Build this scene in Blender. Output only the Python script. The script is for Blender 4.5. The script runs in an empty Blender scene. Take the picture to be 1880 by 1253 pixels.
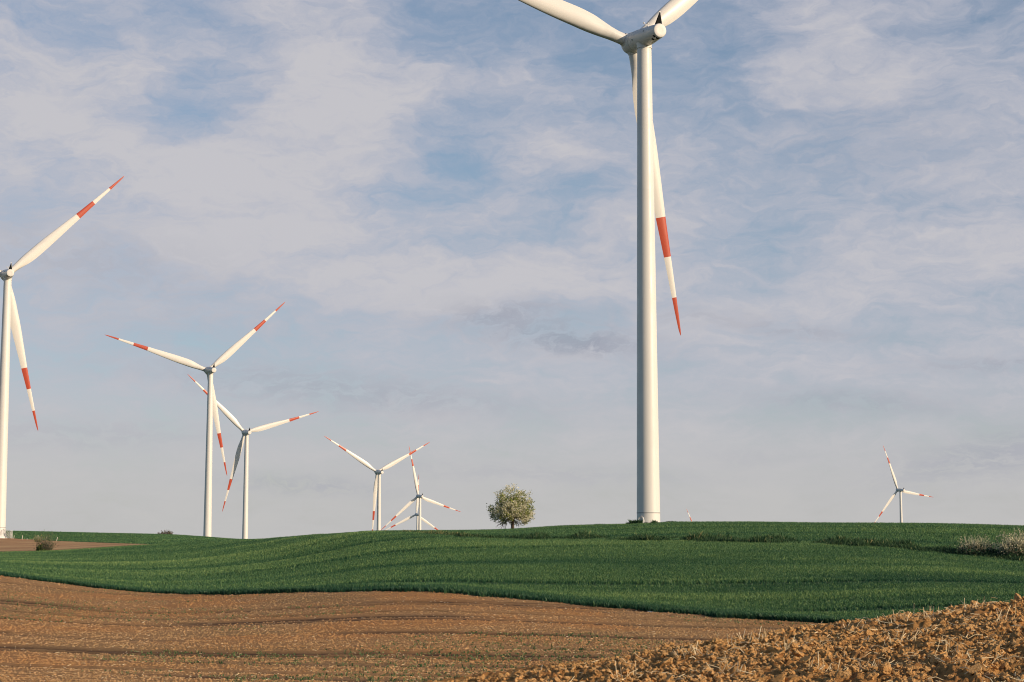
import bpy, bmesh, math, random
import numpy as np
from mathutils import Matrix, Vector
random.seed(7)
rng = np.random.default_rng(11)
R = math.radians
scn = bpy.context.scene
C = scn.collection

# ------------------------------------------------------------------ camera
F = 3200.0; CX = 940.0; CY = 626.5                      # focal length and centre for the 1880 px wide frame
PITCH = math.atan((996 - CY) / F)
cam_d = bpy.data.cameras.new('camera'); cam = bpy.data.objects.new('camera', cam_d); C.objects.link(cam)
cam_d.sensor_width = 36.0; cam_d.lens = 36.0 * F / 1880.0
cam_d.clip_start = 0.5; cam_d.clip_end = 30000
cam.location = (0, 0, 0); cam.rotation_euler = (math.pi / 2 + PITCH, 0, 0)
cam_d.dof.use_dof = True; cam_d.dof.focus_distance = 150; cam_d.dof.aperture_fstop = 9.0
scn.camera = cam

# ------------------------------------------------------------------ light
SUN_AZ, SUN_EL = 121.5, 16.5                            # clockwise from +Y, above the horizon
to_sun = Vector((math.sin(R(SUN_AZ)) * math.cos(R(SUN_EL)), math.cos(R(SUN_AZ)) * math.cos(R(SUN_EL)), math.sin(R(SUN_EL))))
sd = bpy.data.lights.new('sun', 'SUN'); sd.energy = 4.35; sd.angle = R(0.5); sd.color = (1.0, 0.775, 0.53)
so = bpy.data.objects.new('sun', sd); C.objects.link(so)
so.rotation_euler = to_sun.to_track_quat('Z', 'Y').to_euler(); so.location = to_sun * 500

scn.view_settings.view_transform = 'Standard'; scn.view_settings.look = 'None'
scn.cycles.filter_width = 1.05; scn.view_settings.exposure = 0.12; scn.view_settings.gamma = 1.0

# ------------------------------------------------------------------ node helper
class NT:
    def __init__(s, nt): s.nt = nt; s.n = nt.nodes; s.l = nt.links
    def node(s, t, **kw):
        n = s.n.new(t)
        for k, v in kw.items(): setattr(n, k, v)
        return n
    def put(s, sock, v):
        if isinstance(v, bpy.types.NodeSocket): s.l.new(v, sock)
        elif v is not None: sock.default_value = v
    def math(s, op, a, b=None, c=None, clamp=False):
        n = s.node('ShaderNodeMath', operation=op, use_clamp=clamp)
        s.put(n.inputs[0], a); s.put(n.inputs[1], b); s.put(n.inputs[2], c); return n.outputs[0]
    def vmath(s, op, a, b=None, out=0):
        n = s.node('ShaderNodeVectorMath', operation=op); s.put(n.inputs[0], a); s.put(n.inputs[1], b); return n.outputs[out]
    def noise(s, vec, scale, detail=4, rough=.55, dist=0.0, out=0):
        n = s.node('ShaderNodeTexNoise'); s.put(n.inputs['Vector'], vec)
        n.inputs['Scale'].default_value = scale; n.inputs['Detail'].default_value = detail
        n.inputs['Roughness'].default_value = rough; n.inputs['Distortion'].default_value = dist
        return n.outputs[out]
    def mapping(s, vec, loc=(0, 0, 0), rot=(0, 0, 0), sc=(1, 1, 1), vt='POINT'):
        n = s.node('ShaderNodeMapping', vector_type=vt); s.put(n.inputs[0], vec)
        n.inputs[1].default_value = loc; n.inputs[2].default_value = rot; n.inputs[3].default_value = sc; return n.outputs[0]
    def ramp(s, fac, stops, interp='LINEAR'):
        n = s.node('ShaderNodeValToRGB'); s.put(n.inputs[0], fac); cr = n.color_ramp; cr.interpolation = interp
        while len(cr.elements) < len(stops): cr.elements.new(.5)
        for e, (p, c) in zip(cr.elements, stops):
            e.position = p; e.color = (*c, 1) if len(c) == 3 else c
        return n.outputs[0]
    def mix(s, fac, a, b, mode='MIX'):
        n = s.node('ShaderNodeMix', data_type='RGBA', blend_type=mode); n.clamp_factor = True
        s.put(n.inputs['Factor'], fac)
        for k, v in (('A', a), ('B', b)):
            i = [q for q in n.inputs if q.name == k and q.type == 'RGBA'][0]
            s.put(i, (*v, 1) if isinstance(v, tuple) and len(v) == 3 else v)
        return [o for o in n.outputs if o.type == 'RGBA'][0]
    def maprange(s, v, a, b, c=0.0, d=1.0, smooth=True):
        n = s.node('ShaderNodeMapRange'); n.interpolation_type = 'SMOOTHSTEP' if smooth else 'LINEAR'
        s.put(n.inputs[0], v)
        for i, q in zip((1, 2, 3, 4), (a, b, c, d)): n.inputs[i].default_value = q
        return n.outputs[0]

# ------------------------------------------------------------------ sky: clear-air sky with a cirrus veil
def pdir(x, y):                                         # direction (azimuth, elevation in degrees) of a photo pixel
    X = (x - CX) / F; Z = (CY - y) / F
    yy = math.cos(PITCH) - Z * math.sin(PITCH); zz = math.sin(PITCH) + Z * math.cos(PITCH)
    return math.degrees(math.atan2(X, yy)), math.degrees(math.atan2(zz, math.hypot(X, yy)))
PPD = F * math.pi / 180
world = bpy.data.worlds.new('World'); scn.world = world; world.use_nodes = True
W = NT(world.node_tree); W.n.clear()
sky = W.node('ShaderNodeTexSky', sky_type='NISHITA'); sky.sun_disc = False
sky.sun_elevation = R(SUN_EL); sky.sun_rotation = R(SUN_AZ); sky.altitude = 200; sky.air_density = 1.0; sky.dust_density = 1.0; sky.ozone_density = 2.0
bg1 = W.node('ShaderNodeBackground'); W.put(bg1.inputs[0], sky.outputs[0]); bg1.inputs[1].default_value = 0.105
gen = W.node('ShaderNodeTexCoord').outputs['Generated']
sep = W.node('ShaderNodeSeparateXYZ'); W.put(sep.inputs[0], gen)
azd = W.math('MULTIPLY', W.math('ARCTAN2', sep.outputs[0], sep.outputs[1]), 180 / math.pi)
eld = W.math('MULTIPLY', W.math('ARCSINE', sep.outputs[2]), 180 / math.pi)
cmb = W.node('ShaderNodeCombineXYZ'); W.put(cmb.inputs[0], azd); W.put(cmb.inputs[1], eld)
ae = cmb.outputs[0]
# warp so that no cloud edge is a smooth curve
wn = W.noise(W.mapping(ae, sc=(.28, .5, 1)), 1.0, 3, .5, out=1)
wv = W.vmath('MULTIPLY', W.vmath('SUBTRACT', wn, (.5, .5, .5)), (4.4, 2.2, 0))
wn2 = W.noise(W.mapping(ae, sc=(1.1, 2.0, 1)), 1.0, 4, .6, out=1)
wv2 = W.vmath('MULTIPLY', W.vmath('SUBTRACT', wn2, (.5, .5, .5)), (1.3, .7, 0))
aw = W.vmath('ADD', W.vmath('ADD', ae, wv), wv2)
dens = W.math('ADD', 0.69, 0.0)
# (photo x, y, half width, half height, tilt, weight): thin places negative, thick cloud positive
BL = [(300, 235, 130, 50, -8, -.36), (430, 85, 110, 60, 20, -.20), (950, 40, 260, 75, 5, -.46), (880, 265, 120, 55, -35, -.42), (760, 270, 70, 50, 0, -.12),
      (1130, 150, 120, 90, 0, -.30), (1320, 30, 90, 60, 0, -.30), (1840, 40, 180, 70, 10, -.24), (1560, 215, 200, 60, -8, -.14), (1010, 400, 130, 55, -20, -.26),
      (1420, 330, 220, 55, 5, -.08), (60, 20, 90, 40, 0, -.12), (480, 690, 330, 60, 5, -.12), (1350, 130, 90, 90, 0, -.18), (700, 60, 70, 80, 30, -.10),
      (620, 110, 130, 150, 25, .30), (200, 140, 220, 55, 8, .22), (80, 240, 190, 60, 14, .22), (360, 310, 260, 70, 12, .20), (640, 230, 170, 70, -5, .22),
      (1000, 150, 90, 70, 10, .26), (960, 275, 110, 40, 12, .22), (560, 420, 330, 80, 5, .16), (830, 540, 220, 60, 5, .22), (1480, 60, 60, 110, 30, .18),
      (1640, 150, 160, 60, 10, .14), (1490, 185, 30, 12, 0, .2), (1700, 480, 300, 60, 4, .14), (1450, 560, 300, 40, 4, .12), (300, 440, 300, 60, 6, .16), (1000, 520, 320, 40, 3, .20), (250, 330, 200, 60, 8, .12), (1250, 700, 400, 40, 2, .06)]
for (x, y, hw, hh, tl, wt) in BL:
    a, e = pdir(x, y)
    v = W.mapping(aw, loc=(a, e, 0), rot=(0, 0, R(-tl)), sc=(hw / PPD, hh / PPD, 1e6), vt='TEXTURE')
    q = W.vmath('DOT_PRODUCT', v, v, out=1)
    dens = W.math('MULTIPLY_ADD', W.math('POWER', 0.42, q), wt * .86, dens)
c1 = W.noise(W.mapping(aw, rot=(0, 0, R(8)), sc=(.30, .75, 1)), 1.0, 7, .60)
c2 = W.noise(W.mapping(aw, loc=(7, 3, 0), rot=(0, 0, R(-14)), sc=(1.0, 3.2, 1)), 1.0, 6, .62)
c3 = W.noise(W.mapping(ae, loc=(3, 9, 0), rot=(0, 0, R(10)), sc=(.16, .55, 1)), 1.0, 4, .5)
hi = W.maprange(eld, 1.0, 10.0, .55, 1.0)
dens = W.math('MULTIPLY_ADD', W.math('MULTIPLY', W.math('SUBTRACT', c1, .5), hi), 0.92, dens)
dens = W.math('MULTIPLY_ADD', W.math('MULTIPLY', W.math('SUBTRACT', c2, .5), hi), .55, dens)
dens = W.math('MULTIPLY_ADD', W.math('SUBTRACT', c3, .5), .70, dens)
low = W.maprange(eld, 0.0, 6.5, .24, 0.0)
dens = W.math('ADD', dens, low)
fac = W.maprange(dens, .02, .98, 0.16, .97)
veil = W.math('MULTIPLY', W.maprange(eld, 19.0, 34.0, 1.0, .10), W.maprange(W.math('ABSOLUTE', azd), 24.0, 60.0, 1.0, .16))   # unseen sky overhead and to the sides is thinned to cut ambient light
fac = W.math('MULTIPLY', fac, veil)
# cloud colour: violet-grey where thin, warm white where thick, warm grey in the low haze
ccol = W.ramp(dens, [(0.0, (.36, .42, .53)), (.45, (.415, .44, .53)), (.72, (.475, .48, .545)), (1.0, (.545, .535, .565))])
warm = W.maprange(eld, 0.3, 6.0, 1.0, 0.0)
ccol = W.mix(W.math('MULTIPLY', warm, .72), ccol, (.50, .495, .478))
# a few heavier grey-violet clouds low down
dk = W.math('ADD', 0.0, 0.0)
for (x, y, hw, hh, tl, wt) in [(1060, 630, 120, 24, 4, .58), (990, 602, 170, 34, 8, .40), (930, 572, 110, 20, -8, .34), (1280, 580, 140, 16, 4, .28), (1830, 835, 190, 36, -10, .45), (1380, 840, 120, 16, 0, .14),
                               (1560, 735, 180, 20, 4, .4), (560, 890, 150, 16, 3, .35), (1850, 668, 170, 14, 0, .45), (150, 470, 260, 60, 8, .28), (1600, 260, 220, 80, 0, .15),
                               (330, 590, 330, 40, 0, .12), (700, 730, 300, 30, 4, .35), (1480, 610, 120, 12, 6, .4), (1000, 870, 300, 16, 2, .2), (150, 800, 260, 26, 0, .22), (480, 690, 260, 30, 4, .22)]:
    a, e = pdir(x, y)
    v = W.mapping(W.vmath('ADD', ae, wv2), loc=(a, e, 0), rot=(0, 0, R(-tl)), sc=(hw / PPD, hh / PPD, 1e6), vt='TEXTURE')
    q = W.vmath('DOT_PRODUCT', v, v, out=1)
    dk = W.math('MULTIPLY_ADD', W.math('POWER', 0.40, q), wt, dk)
dk = W.math('MULTIPLY', dk, W.maprange(c2, .34, .60, .15, 1.35), clamp=True)
ccol = W.mix(dk, ccol, (.345, .36, .43))
bg2 = W.node('ShaderNodeBackground'); W.put(bg2.inputs[0], ccol); bg2.inputs[1].default_value = 0.95
ms = W.node('ShaderNodeMixShader'); W.put(ms.inputs[0], fac); W.l.new(bg1.outputs[0], ms.inputs[1]); W.l.new(bg2.outputs[0], ms.inputs[2])
wo = W.node('ShaderNodeOutputWorld'); W.l.new(ms.outputs[0], wo.inputs[0])
world.cycles.sampling_method = 'MANUAL'; world.cycles.sample_map_resolution = 512

# ------------------------------------------------------------------ materials
def mat(name, rough=.6, spec=.3):
    m = bpy.data.materials.new(name); m.use_nodes = True
    t = NT(m.node_tree); b = t.n['Principled BSDF']
    b.inputs['Roughness'].default_value = rough; b.inputs['Specular IOR Level'].default_value = spec
    return m, t, b
def plain(name, col, rough=.6, spec=.3, var=.12, scale=1.5):
    m, t, b = mat(name, rough, spec)
    oc = t.node('ShaderNodeTexCoord').outputs['Object']
    n = t.noise(oc, scale, 5, .6)
    t.put(b.inputs['Base Color'], t.mix(n, tuple(c * (1 - var) for c in col), tuple(min(1, c * (1 + var)) for c in col)))
    return m
ROTOR = 46.5
def m_paint():
    m, t, b = mat('white_paint', .38, .4)
    oc = t.node('ShaderNodeTexCoord').outputs['Object']
    st = t.noise(t.mapping(oc, sc=(1, 1, .06)), 2.2, 6, .65)
    bl = t.noise(oc, .35, 4, .5)
    f = t.math('MULTIPLY', t.maprange(st, .45, .75), .35)
    c = t.mix(f, (.66, .655, .645), (.57, .555, .53))
    t.put(b.inputs['Base Color'], t.mix(t.maprange(bl, .4, .7, 0, .3), c, (.61, .605, .59)))
    t.put(b.inputs['Roughness'], t.maprange(bl, .3, .7, .34, .5))
    return m
def m_blade():
    m, t, b = mat('blade_paint', .34, .4)
    oc = t.node('ShaderNodeTexCoord').outputs['Object']
    s = t.node('ShaderNodeSeparateXYZ'); t.put(s.inputs[0], oc)
    z = t.math('DIVIDE', s.outputs[2], ROTOR)
    red = t.math('MAXIMUM', t.math('MULTIPLY', t.math('GREATER_THAN', z, .592), t.math('LESS_THAN', z, .728)), t.math('GREATER_THAN', z, .868))
    n = t.noise(t.mapping(oc, sc=(1, 1, .12)), 1.8, 6, .6)
    w = t.mix(t.maprange(n, .45, .8, 0, .5), (.665, .655, .64), (.57, .55, .525))
    r = t.mix(t.maprange(n, .35, .8, 0, .6), (.43, .070, .040), (.37, .085, .052))
    t.put(b.inputs['Base Color'], t.mix(red, w, r))
    return m
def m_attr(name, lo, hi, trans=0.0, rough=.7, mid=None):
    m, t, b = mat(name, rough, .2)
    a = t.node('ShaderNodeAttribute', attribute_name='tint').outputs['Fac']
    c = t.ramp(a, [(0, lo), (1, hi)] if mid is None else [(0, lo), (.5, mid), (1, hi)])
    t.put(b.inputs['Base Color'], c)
    if trans:
        tr = t.node('ShaderNodeBsdfTranslucent'); t.put(tr.inputs[0], c)
        mx = t.node('ShaderNodeMixShader'); mx.inputs[0].default_value = trans
        t.l.new(b.outputs[0], mx.inputs[1]); t.l.new(tr.outputs[0], mx.inputs[2])
        t.l.new(mx.outputs[0], t.n['Material Output'].inputs[0])
    return m
def m_soil(name, a, bcol, c, s1, s2, bump=.5, extra=None, dark_tracks=False):
    m, t, b = mat(name, .95, .08)
    oc = t.node('ShaderNodeTexCoord').outputs['Object']
    big = t.noise(oc, s1, 4, .55); fine = t.noise(oc, s2, 8, .65)
    col = t.mix(t.maprange(fine, .32, .68), a, bcol)
    col = t.mix(t.maprange(big, .40, .68, 0, .85), col, c)
    if extra:                                           # broad patches of another shade
        e = t.noise(t.mapping(oc, sc=extra[1]), 1.0, 5, .6)
        col = t.mix(t.maprange(e, extra[2], extra[3], 0, extra[4]), col, extra[0])
    if dark_tracks:                                            # darker soil colour along the wheel tracks
        col = t.mix(t.node('ShaderNodeAttribute', attribute_name='tint').outputs['Fac'], col, (.095, .055, .034))
    t.put(b.inputs['Base Color'], col)
    bp = t.node('ShaderNodeBump'); bp.inputs['Strength'].default_value = bump; bp.inputs['Distance'].default_value = .05
    t.put(bp.inputs['Height'], t.noise(oc, s2 * 1.7, 8, .7)); t.l.new(bp.outputs[0], b.inputs['Normal'])
    return m
M = dict(paint=m_paint(), blade=m_blade())
M['grey'] = plain('grey_metal', (.30, .31, .32), .45, .4)
M['dark'] = plain('dark_metal', (.010, .011, .012), .8, .08)
M['joint'] = plain('joint_seal', (.22, .23, .24), .6, .2)
M['door'] = plain('door_paint', (.50, .52, .54), .45, .3)
M['galv'] = plain('galvanised_steel', (.55, .56, .56), .4, .4, .2, 4)
M['post'] = plain('weathered_post', (.58, .55, .48), .8, .1, .25, 6)
M['concrete'] = plain('concrete', (.42, .39, .34), .9, .1, .2, 3)
M['wheat'] = m_attr('wheat_leaf', (.024, .084, .050), (.32, .44, .15), .32, .45, (.090, .198, .078))
M['weed'] = m_attr('weed_leaf', (.018, .052, .030), (.42, .36, .17), .25, .7, (.07, .14, .055))
M['leaf'] = m_attr('tree_leaf', (.05, .09, .03), (.42, .46, .11), .45, .5)
M['blossom'] = m_attr('blossom', (.68, .63, .42), (.92, .89, .76), .42, .6)
M['bark'] = plain('bark', (.075, .055, .042), .9, .1, .35, 5)
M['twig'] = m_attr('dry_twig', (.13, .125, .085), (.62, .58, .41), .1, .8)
M['bareTwig'] = m_attr('bare_twig', (.075, .07, .05), (.20, .19, .14), .05, .8)
M['redTwig'] = m_attr('red_twig', (.09, .05, .045), (.22, .14, .11), .05, .8)
M['straw'] = m_attr('straw', (.60, .45, .24), (.92, .82, .60), .25, .5)
M['clod'] = m_soil('ochre_clod', (.50, .27, .10), (.74, .47, .22), (.60, .33, .125), 1.6, 26, .9)
M['ochre'] = m_soil('ochre_soil', (.36, .18, .062), (.56, .31, .115), (.45, .22, .078), 1.2, 18, .9)
M['tilled'] = m_soil('tilled_soil', (.23, .130, .062), (.40, .245, .122), (.36, .185, .078), .12, 6.5, .45, ((.22, .15, .075), (.02, .10, 1), .5, .72, .6), True)
M['tclod'] = m_soil('tilled_clod', (.27, .158, .074), (.55, .36, .19), (.44, .235, .10), .12, 3, .3, ((.28, .185, .09), (.02, .10, 1), .5, .72, .6))
M['patch'] = m_soil('red_soil', (.36, .195, .10), (.48, .28, .14), (.60, .40, .20), .05, 1.5, .8)
M['turf'] = m_soil('field_soil_green', (.03, .065, .028), (.05, .095, .04), (.035, .07, .03), .3, 3, .4)

# ------------------------------------------------------------------ mesh helpers
def tag(o, label=None, cat=None, group=None, kind=None):
    if label: o['label'] = label
    if cat: o['category'] = cat
    if group: o['group'] = group
    if kind: o['kind'] = kind
    return o
def np_mesh(name, verts, faces, material, parent=None, tint=None, smooth=False):
    faces = np.asarray(faces, dtype=np.int32); n = faces.shape[1]
    me = bpy.data.meshes.new(name)
    me.vertices.add(len(verts)); me.vertices.foreach_set('co', np.ascontiguousarray(verts, dtype=np.float32).ravel())
    me.loops.add(faces.size); me.loops.foreach_set('vertex_index', faces.ravel())
    me.polygons.add(len(faces))
    me.polygons.foreach_set('loop_start', np.arange(0, faces.size, n, dtype=np.int32))
    me.polygons.foreach_set('use_smooth', np.full(len(faces), smooth))
    if tint is not None:
        at = me.attributes.new('tint', 'FLOAT', 'POINT'); at.data.foreach_set('value', np.ascontiguousarray(tint, dtype=np.float32))
    me.update(calc_edges=True)
    me.materials.append(material)
    o = bpy.data.objects.new(name, me); C.objects.link(o)
    if parent: o.parent = parent
    return o
def bm_mesh(name, bm, material, smooth=True, angle=40):
    me = bpy.data.meshes.new(name); bmesh.ops.recalc_face_normals(bm, faces=bm.faces)
    for f in bm.faces: f.smooth = smooth
    if smooth:
        for e in bm.edges:
            if len(e.link_faces) == 2 and e.calc_face_angle(0) > R(angle): e.smooth = False
    bm.to_mesh(me); bm.free(); me.materials.append(material); return me
def obj(name, me, parent=None, mtx=None):
    o = bpy.data.objects.new(name, me); C.objects.link(o)
    if parent: o.parent = parent
    if mtx is not None: o.matrix_basis = mtx
    return o
def lathe(bm, prof, seg=48, axis='Z'):                  # prof: (position along axis, radius)
    rings = []
    for (p, r) in prof:
        if r < 1e-5:
            co = (0, 0, p) if axis == 'Z' else (0, p, 0); rings.append([bm.verts.new(co)]); continue
        rr = []
        for k in range(seg):
            a = 2 * math.pi * k / seg
            rr.append(bm.verts.new((r * math.cos(a), r * math.sin(a), p) if axis == 'Z' else (r * math.cos(a), p, r * math.sin(a))))
        rings.append(rr)
    for A, B in zip(rings, rings[1:]):
        for k in range(seg):
            j = (k + 1) % seg
            if len(A) == 1 and len(B) > 1: bm.faces.new((A[0], B[k], B[j]))
            elif len(B) == 1 and len(A) > 1: bm.faces.new((A[k], A[j], B[0]))
            elif len(A) > 1: bm.faces.new((A[k], A[j], B[j], B[k]))
def box(bm, c, s, rot=None):
    m = Matrix.Translation(c) @ (rot.to_4x4() if rot else Matrix.Identity(4)) @ Matrix.Diagonal((*s, 1))
    return bmesh.ops.create_cube(bm, size=1.0, matrix=m)
def tube(bm, pts, r0, r1=None, seg=6):
    r1 = r0 if r1 is None else r1
    pts = [Vector(p) for p in pts]; rings = []
    for i, p in enumerate(pts):
        d = (pts[min(i + 1, len(pts) - 1)] - pts[max(i - 1, 0)]).normalized()
        x = d.orthogonal().normalized(); y = d.cross(x); r = r0 + (r1 - r0) * i / (len(pts) - 1)
        rings.append([bm.verts.new(p + (x * math.cos(2 * math.pi * k / seg) + y * math.sin(2 * math.pi * k / seg)) * r) for k in range(seg)])
    for A, B in zip(rings, rings[1:]):
        for k in range(seg): bm.faces.new((A[k], A[(k + 1) % seg], B[(k + 1) % seg], B[k]))
    bm.faces.new(rings[0][::-1]); bm.faces.new(rings[-1])

# ------------------------------------------------------------------ terrain: heights by azimuth and distance
def vnoise(x, y, seed=0):
    xi = np.floor(x).astype(np.int64); yi = np.floor(y).astype(np.int64); xf = x - xi; yf = y - yi
    def h(a, b):
        n = (a * 374761393 + b * 668265263 + seed * 1442695041) & 0xffffffff
        n = ((n ^ (n >> 13)) * 1274126177) & 0xffffffff
        return ((n ^ (n >> 16)) & 0xffff) / 65535.0
    u = xf * xf * (3 - 2 * xf); v = yf * yf * (3 - 2 * yf)
    return (h(xi, yi) * (1 - u) + h(xi + 1, yi) * u) * (1 - v) + (h(xi, yi + 1) * (1 - u) + h(xi + 1, yi + 1) * u) * v
def fbm(x, y, oct=4, seed=0, gain=.5):
    s = 0; a = 1; t = 0
    for i in range(oct):
        s = s + a * vnoise(x * 2.03 ** i + 17.3 * i, y * 2.03 ** i - 9.1 * i, seed + i); t += a; a *= gain
    return s / t
def curve(pts):
    xs, ys = zip(*pts); xs = np.array(xs, float); ys = np.array(ys, float)
    d = np.diff(ys) / np.diff(xs); m = np.zeros(len(xs)); m[0] = d[0]; m[-1] = d[-1]
    for i in range(1, len(xs) - 1):
        m[i] = 0 if d[i - 1] * d[i] <= 0 else 2 * d[i - 1] * d[i] / (d[i - 1] + d[i])
    def f(x):
        x = np.asarray(x, float); xc = np.clip(x, xs[0], xs[-1]); i = np.clip(np.searchsorted(xs, xc) - 1, 0, len(xs) - 2)
        h = xs[i + 1] - xs[i]; t = (xc - xs[i]) / h
        return (2*t**3 - 3*t**2 + 1) * ys[i] + (t**3 - 2*t**2 + t) * h * m[i] + (-2*t**3 + 3*t**2) * ys[i + 1] + (t**3 - t**2) * h * m[i + 1]
    return f
def x_of(az): return CX + F * np.tan(az) / math.cos(PITCH)
def az_of(x): return np.arctan((np.asarray(x, float) - CX) / F * math.cos(PITCH))
def z_at(y, Y):                                         # height that is seen at photo row y at forward distance Y
    t = (CY - y) / F
    return Y * (math.sin(PITCH) + t * math.cos(PITCH)) / (math.cos(PITCH) - t * math.sin(PITCH))
AZM = R(32)
yA = curve([(-500, 1475), (0, 1415), (500, 1338), (860, 1277), (1000, 1254), (1100, 1236), (1270, 1203), (1500, 1166), (1620, 1148), (1760, 1127), (1880, 1112), (2100, 1087), (2600, 1058)])
rA = curve([(-500, 19), (0, 20), (860, 23), (1500, 28), (1880, 31), (2600, 36)])
yC = curve([(-500, 1015), (0, 1057), (100, 1070), (200, 1082), (300, 1090), (400, 1092), (500, 1090), (600, 1086), (700, 1083), (800, 1085), (900, 1093), (1000, 1102), (1100, 1112), (1200, 1122), (1300, 1131), (1400, 1138), (1540, 1146), (1880, 1156), (2600, 1165)])
rC = curve([(-500, 190), (0, 172), (500, 150), (900, 138), (1540, 120), (1880, 114), (2600, 108)])
yD = curve([(-500, 1030), (0, 1015.5), (100, 1012.5), (200, 1006), (300, 1000), (372, 996.5), (447, 993), (480, 992), (521, 988.5), (596, 983.5), (689, 979.5), (760, 981), (850, 988), (940, 992), (1100, 994), (1300, 997), (1400, 998.5), (1500, 1002), (1600, 1007), (1700, 1015), (1760, 1021), (1880, 1033), (2600, 1075)])
rD = curve([(-500, 335), (0, 330), (300, 325), (460, 290), (700, 225), (900, 200), (1200, 190), (1500, 184), (1760, 178), (1880, 176), (2600, 170)])
yE = curve([(-500, 972), (0, 979), (200, 983.5), (300, 985.5), (372, 987.8), (447, 992.2), (480, 993), (521, 990.5), (596, 985.5), (689, 978.5), (760, 977.8), (850, 977), (900, 976), (940, 974.5), (1000, 970.5), (1060, 967.5), (1150, 965.2), (1190, 964), (1240, 961.5), (1350, 961.5), (1500, 963), (1700, 964), (1800, 966), (1880, 968.5), (2600, 985)])
rE = curve([(-500, 650), (0, 640), (300, 625), (372, 560), (460, 420), (600, 300), (689, 262), (940, 252), (1190, 242), (1880, 238), (2600, 235)])
yS = curve([(-500, 983), (0, 990.5), (100, 994), (200, 997.3), (300, 999.6), (330, 998.5), (400, 995)])
rS = curve([(-500, 520), (0, 520), (100, 500), (200, 430), (280, 345), (330, 326)])
H_HUB = 76.0
TURB = [  # azimuth deg, distance, hub height above the eye, yaw, blade phase
    ('main', 4.455, 262.4, 77.25, 20.6, -77.1), ('left', -16.301, 519.8, 77.05, 22.95, 43.93), ('second', -9.854, 755.4, 73.25, 24.0, 43.17),
    ('third', -8.656, 999.0, 61.86, 25.0, 16.70), ('fourth', -4.347, 1228.1, 48.84, 26.0, 28.53), ('fifth', -3.011, 1583.5, 41.34, 26.5, -17.72),
    ('sixth', -3.088, 2019.5, 31.65, 21.80, -32.95), ('right', 12.525, 1754.3, 50.78, 25.5, -8.40), ('tip', 6.111, 2446.3, 3.25, 20.0, -6.74)]
tb = {n: (d * math.sin(R(a)), d * math.cos(R(a)), z - H_HUB) for n, a, d, z, yw, ph in TURB}
FARZ = curve([(650, -6), (800, -5), (1000, -14), (1228, -27), (1582, -34.5), (2017, -44), (2445, -72), (4000, -85), (14000, -140)])
AZT = np.linspace(-AZM, AZM, 1101); RT = np.exp(np.linspace(math.log(1.0), math.log(14000), 1500))
ZT = np.zeros((len(AZT), len(RT)))
for i, az in enumerate(AZT):
    x = float(x_of(az)); ca = math.cos(az)
    ra, rc, rd, re = float(rA(x)), float(rC(x)), float(rD(x)), float(rE(x))
    za = z_at(float(yA(x)), ra * ca)
    P = [(0.1, -1.72), (3, -1.70), (.62 * ra, -1.72 + .5 * (za + 1.72)), (ra, za), (ra + 7, za - .35), (ra + 16, z_at(1325, (ra + 16) * ca)), (78, z_at(1248, 78 * ca))]
    rm = 78 + .5 * (rc - 78); P.append((rm, z_at(1248 + .60 * (float(yC(x)) - 1248), rm * ca)))
    P.append((rc, z_at(float(yC(x)), rc * ca)))
    rm = math.sqrt(rc * rd); P.append((rm, z_at(float(yC(x)) * .42 + float(yD(x)) * .58, rm * ca)))
    P.append((rd, z_at(float(yD(x)), rd * ca)))
    rs = float(rS(x))
    if x < 300 and rs > rd + 8: P.append((rs, z_at(float(yS(x)), rs * ca)))
    zE = z_at(float(yE(x)), re * ca); P.append((re, zE))
    r2 = re + 20 if re < 400 else re * 1.10
    P.append((r2, zE - (1.4 if re < 400 else 2.5)))
    if r2 < 640: P.append((max(700, r2 * 1.2), -3.6))
    rl = P[-1][0]
    for rr in (850, 1000, 1228, 1582, 2017, 2445, 4000, 14000):
        if rr > rl + 40: P.append((rr, float(FARZ(rr))))
    ZT[i] = curve(P)(RT)
# far towers stand on the ground
AX, RX = np.meshgrid(AZT, RT, indexing='ij'); GX, GY = RX * np.sin(AX), RX * np.cos(AX)
def table(az, r):
    fa = np.clip((np.clip(az, -AZM, AZM) + AZM) / (2 * AZM) * (len(AZT) - 1), 0, len(AZT) - 1.001)
    fr = np.clip(np.log(np.maximum(r, 1.0)) / math.log(14000) * (len(RT) - 1), 0, len(RT) - 1.001)
    i = fa.astype(int); j = fr.astype(int); u = fa - i; v = fr - j
    return (ZT[i, j] * (1 - v) + ZT[i, j + 1] * v) * (1 - u) + (ZT[i + 1, j] * (1 - v) + ZT[i + 1, j + 1] * v) * u
for n in ('second', 'third', 'fourth', 'fifth', 'sixth', 'right', 'tip', 'main', 'left'):
    bx, by, bz = tb[n]
    cur = float(table(np.array([math.atan2(bx, by)]), np.array([math.hypot(bx, by)]))[0])
    dz = bz + .15 - cur; sg = 9.0 if n in ('main', 'left') else 110.0
    if n == 'main': sg = 5.0
    ZT += dz * np.exp(-((GX - bx) ** 2 + (GY - by) ** 2) / (2 * sg * sg))
def ter(X, Y):
    X = np.asarray(X, float); Y = np.asarray(Y, float)
    return table(np.arctan2(X, Y), np.hypot(X, Y))
def at(x, r):                                           # ground point on the bearing of photo column x
    a = float(az_of(x)); X, Y = r * math.sin(a), r * math.cos(a); return Vector((X, Y, float(ter([X], [Y])[0])))

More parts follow.
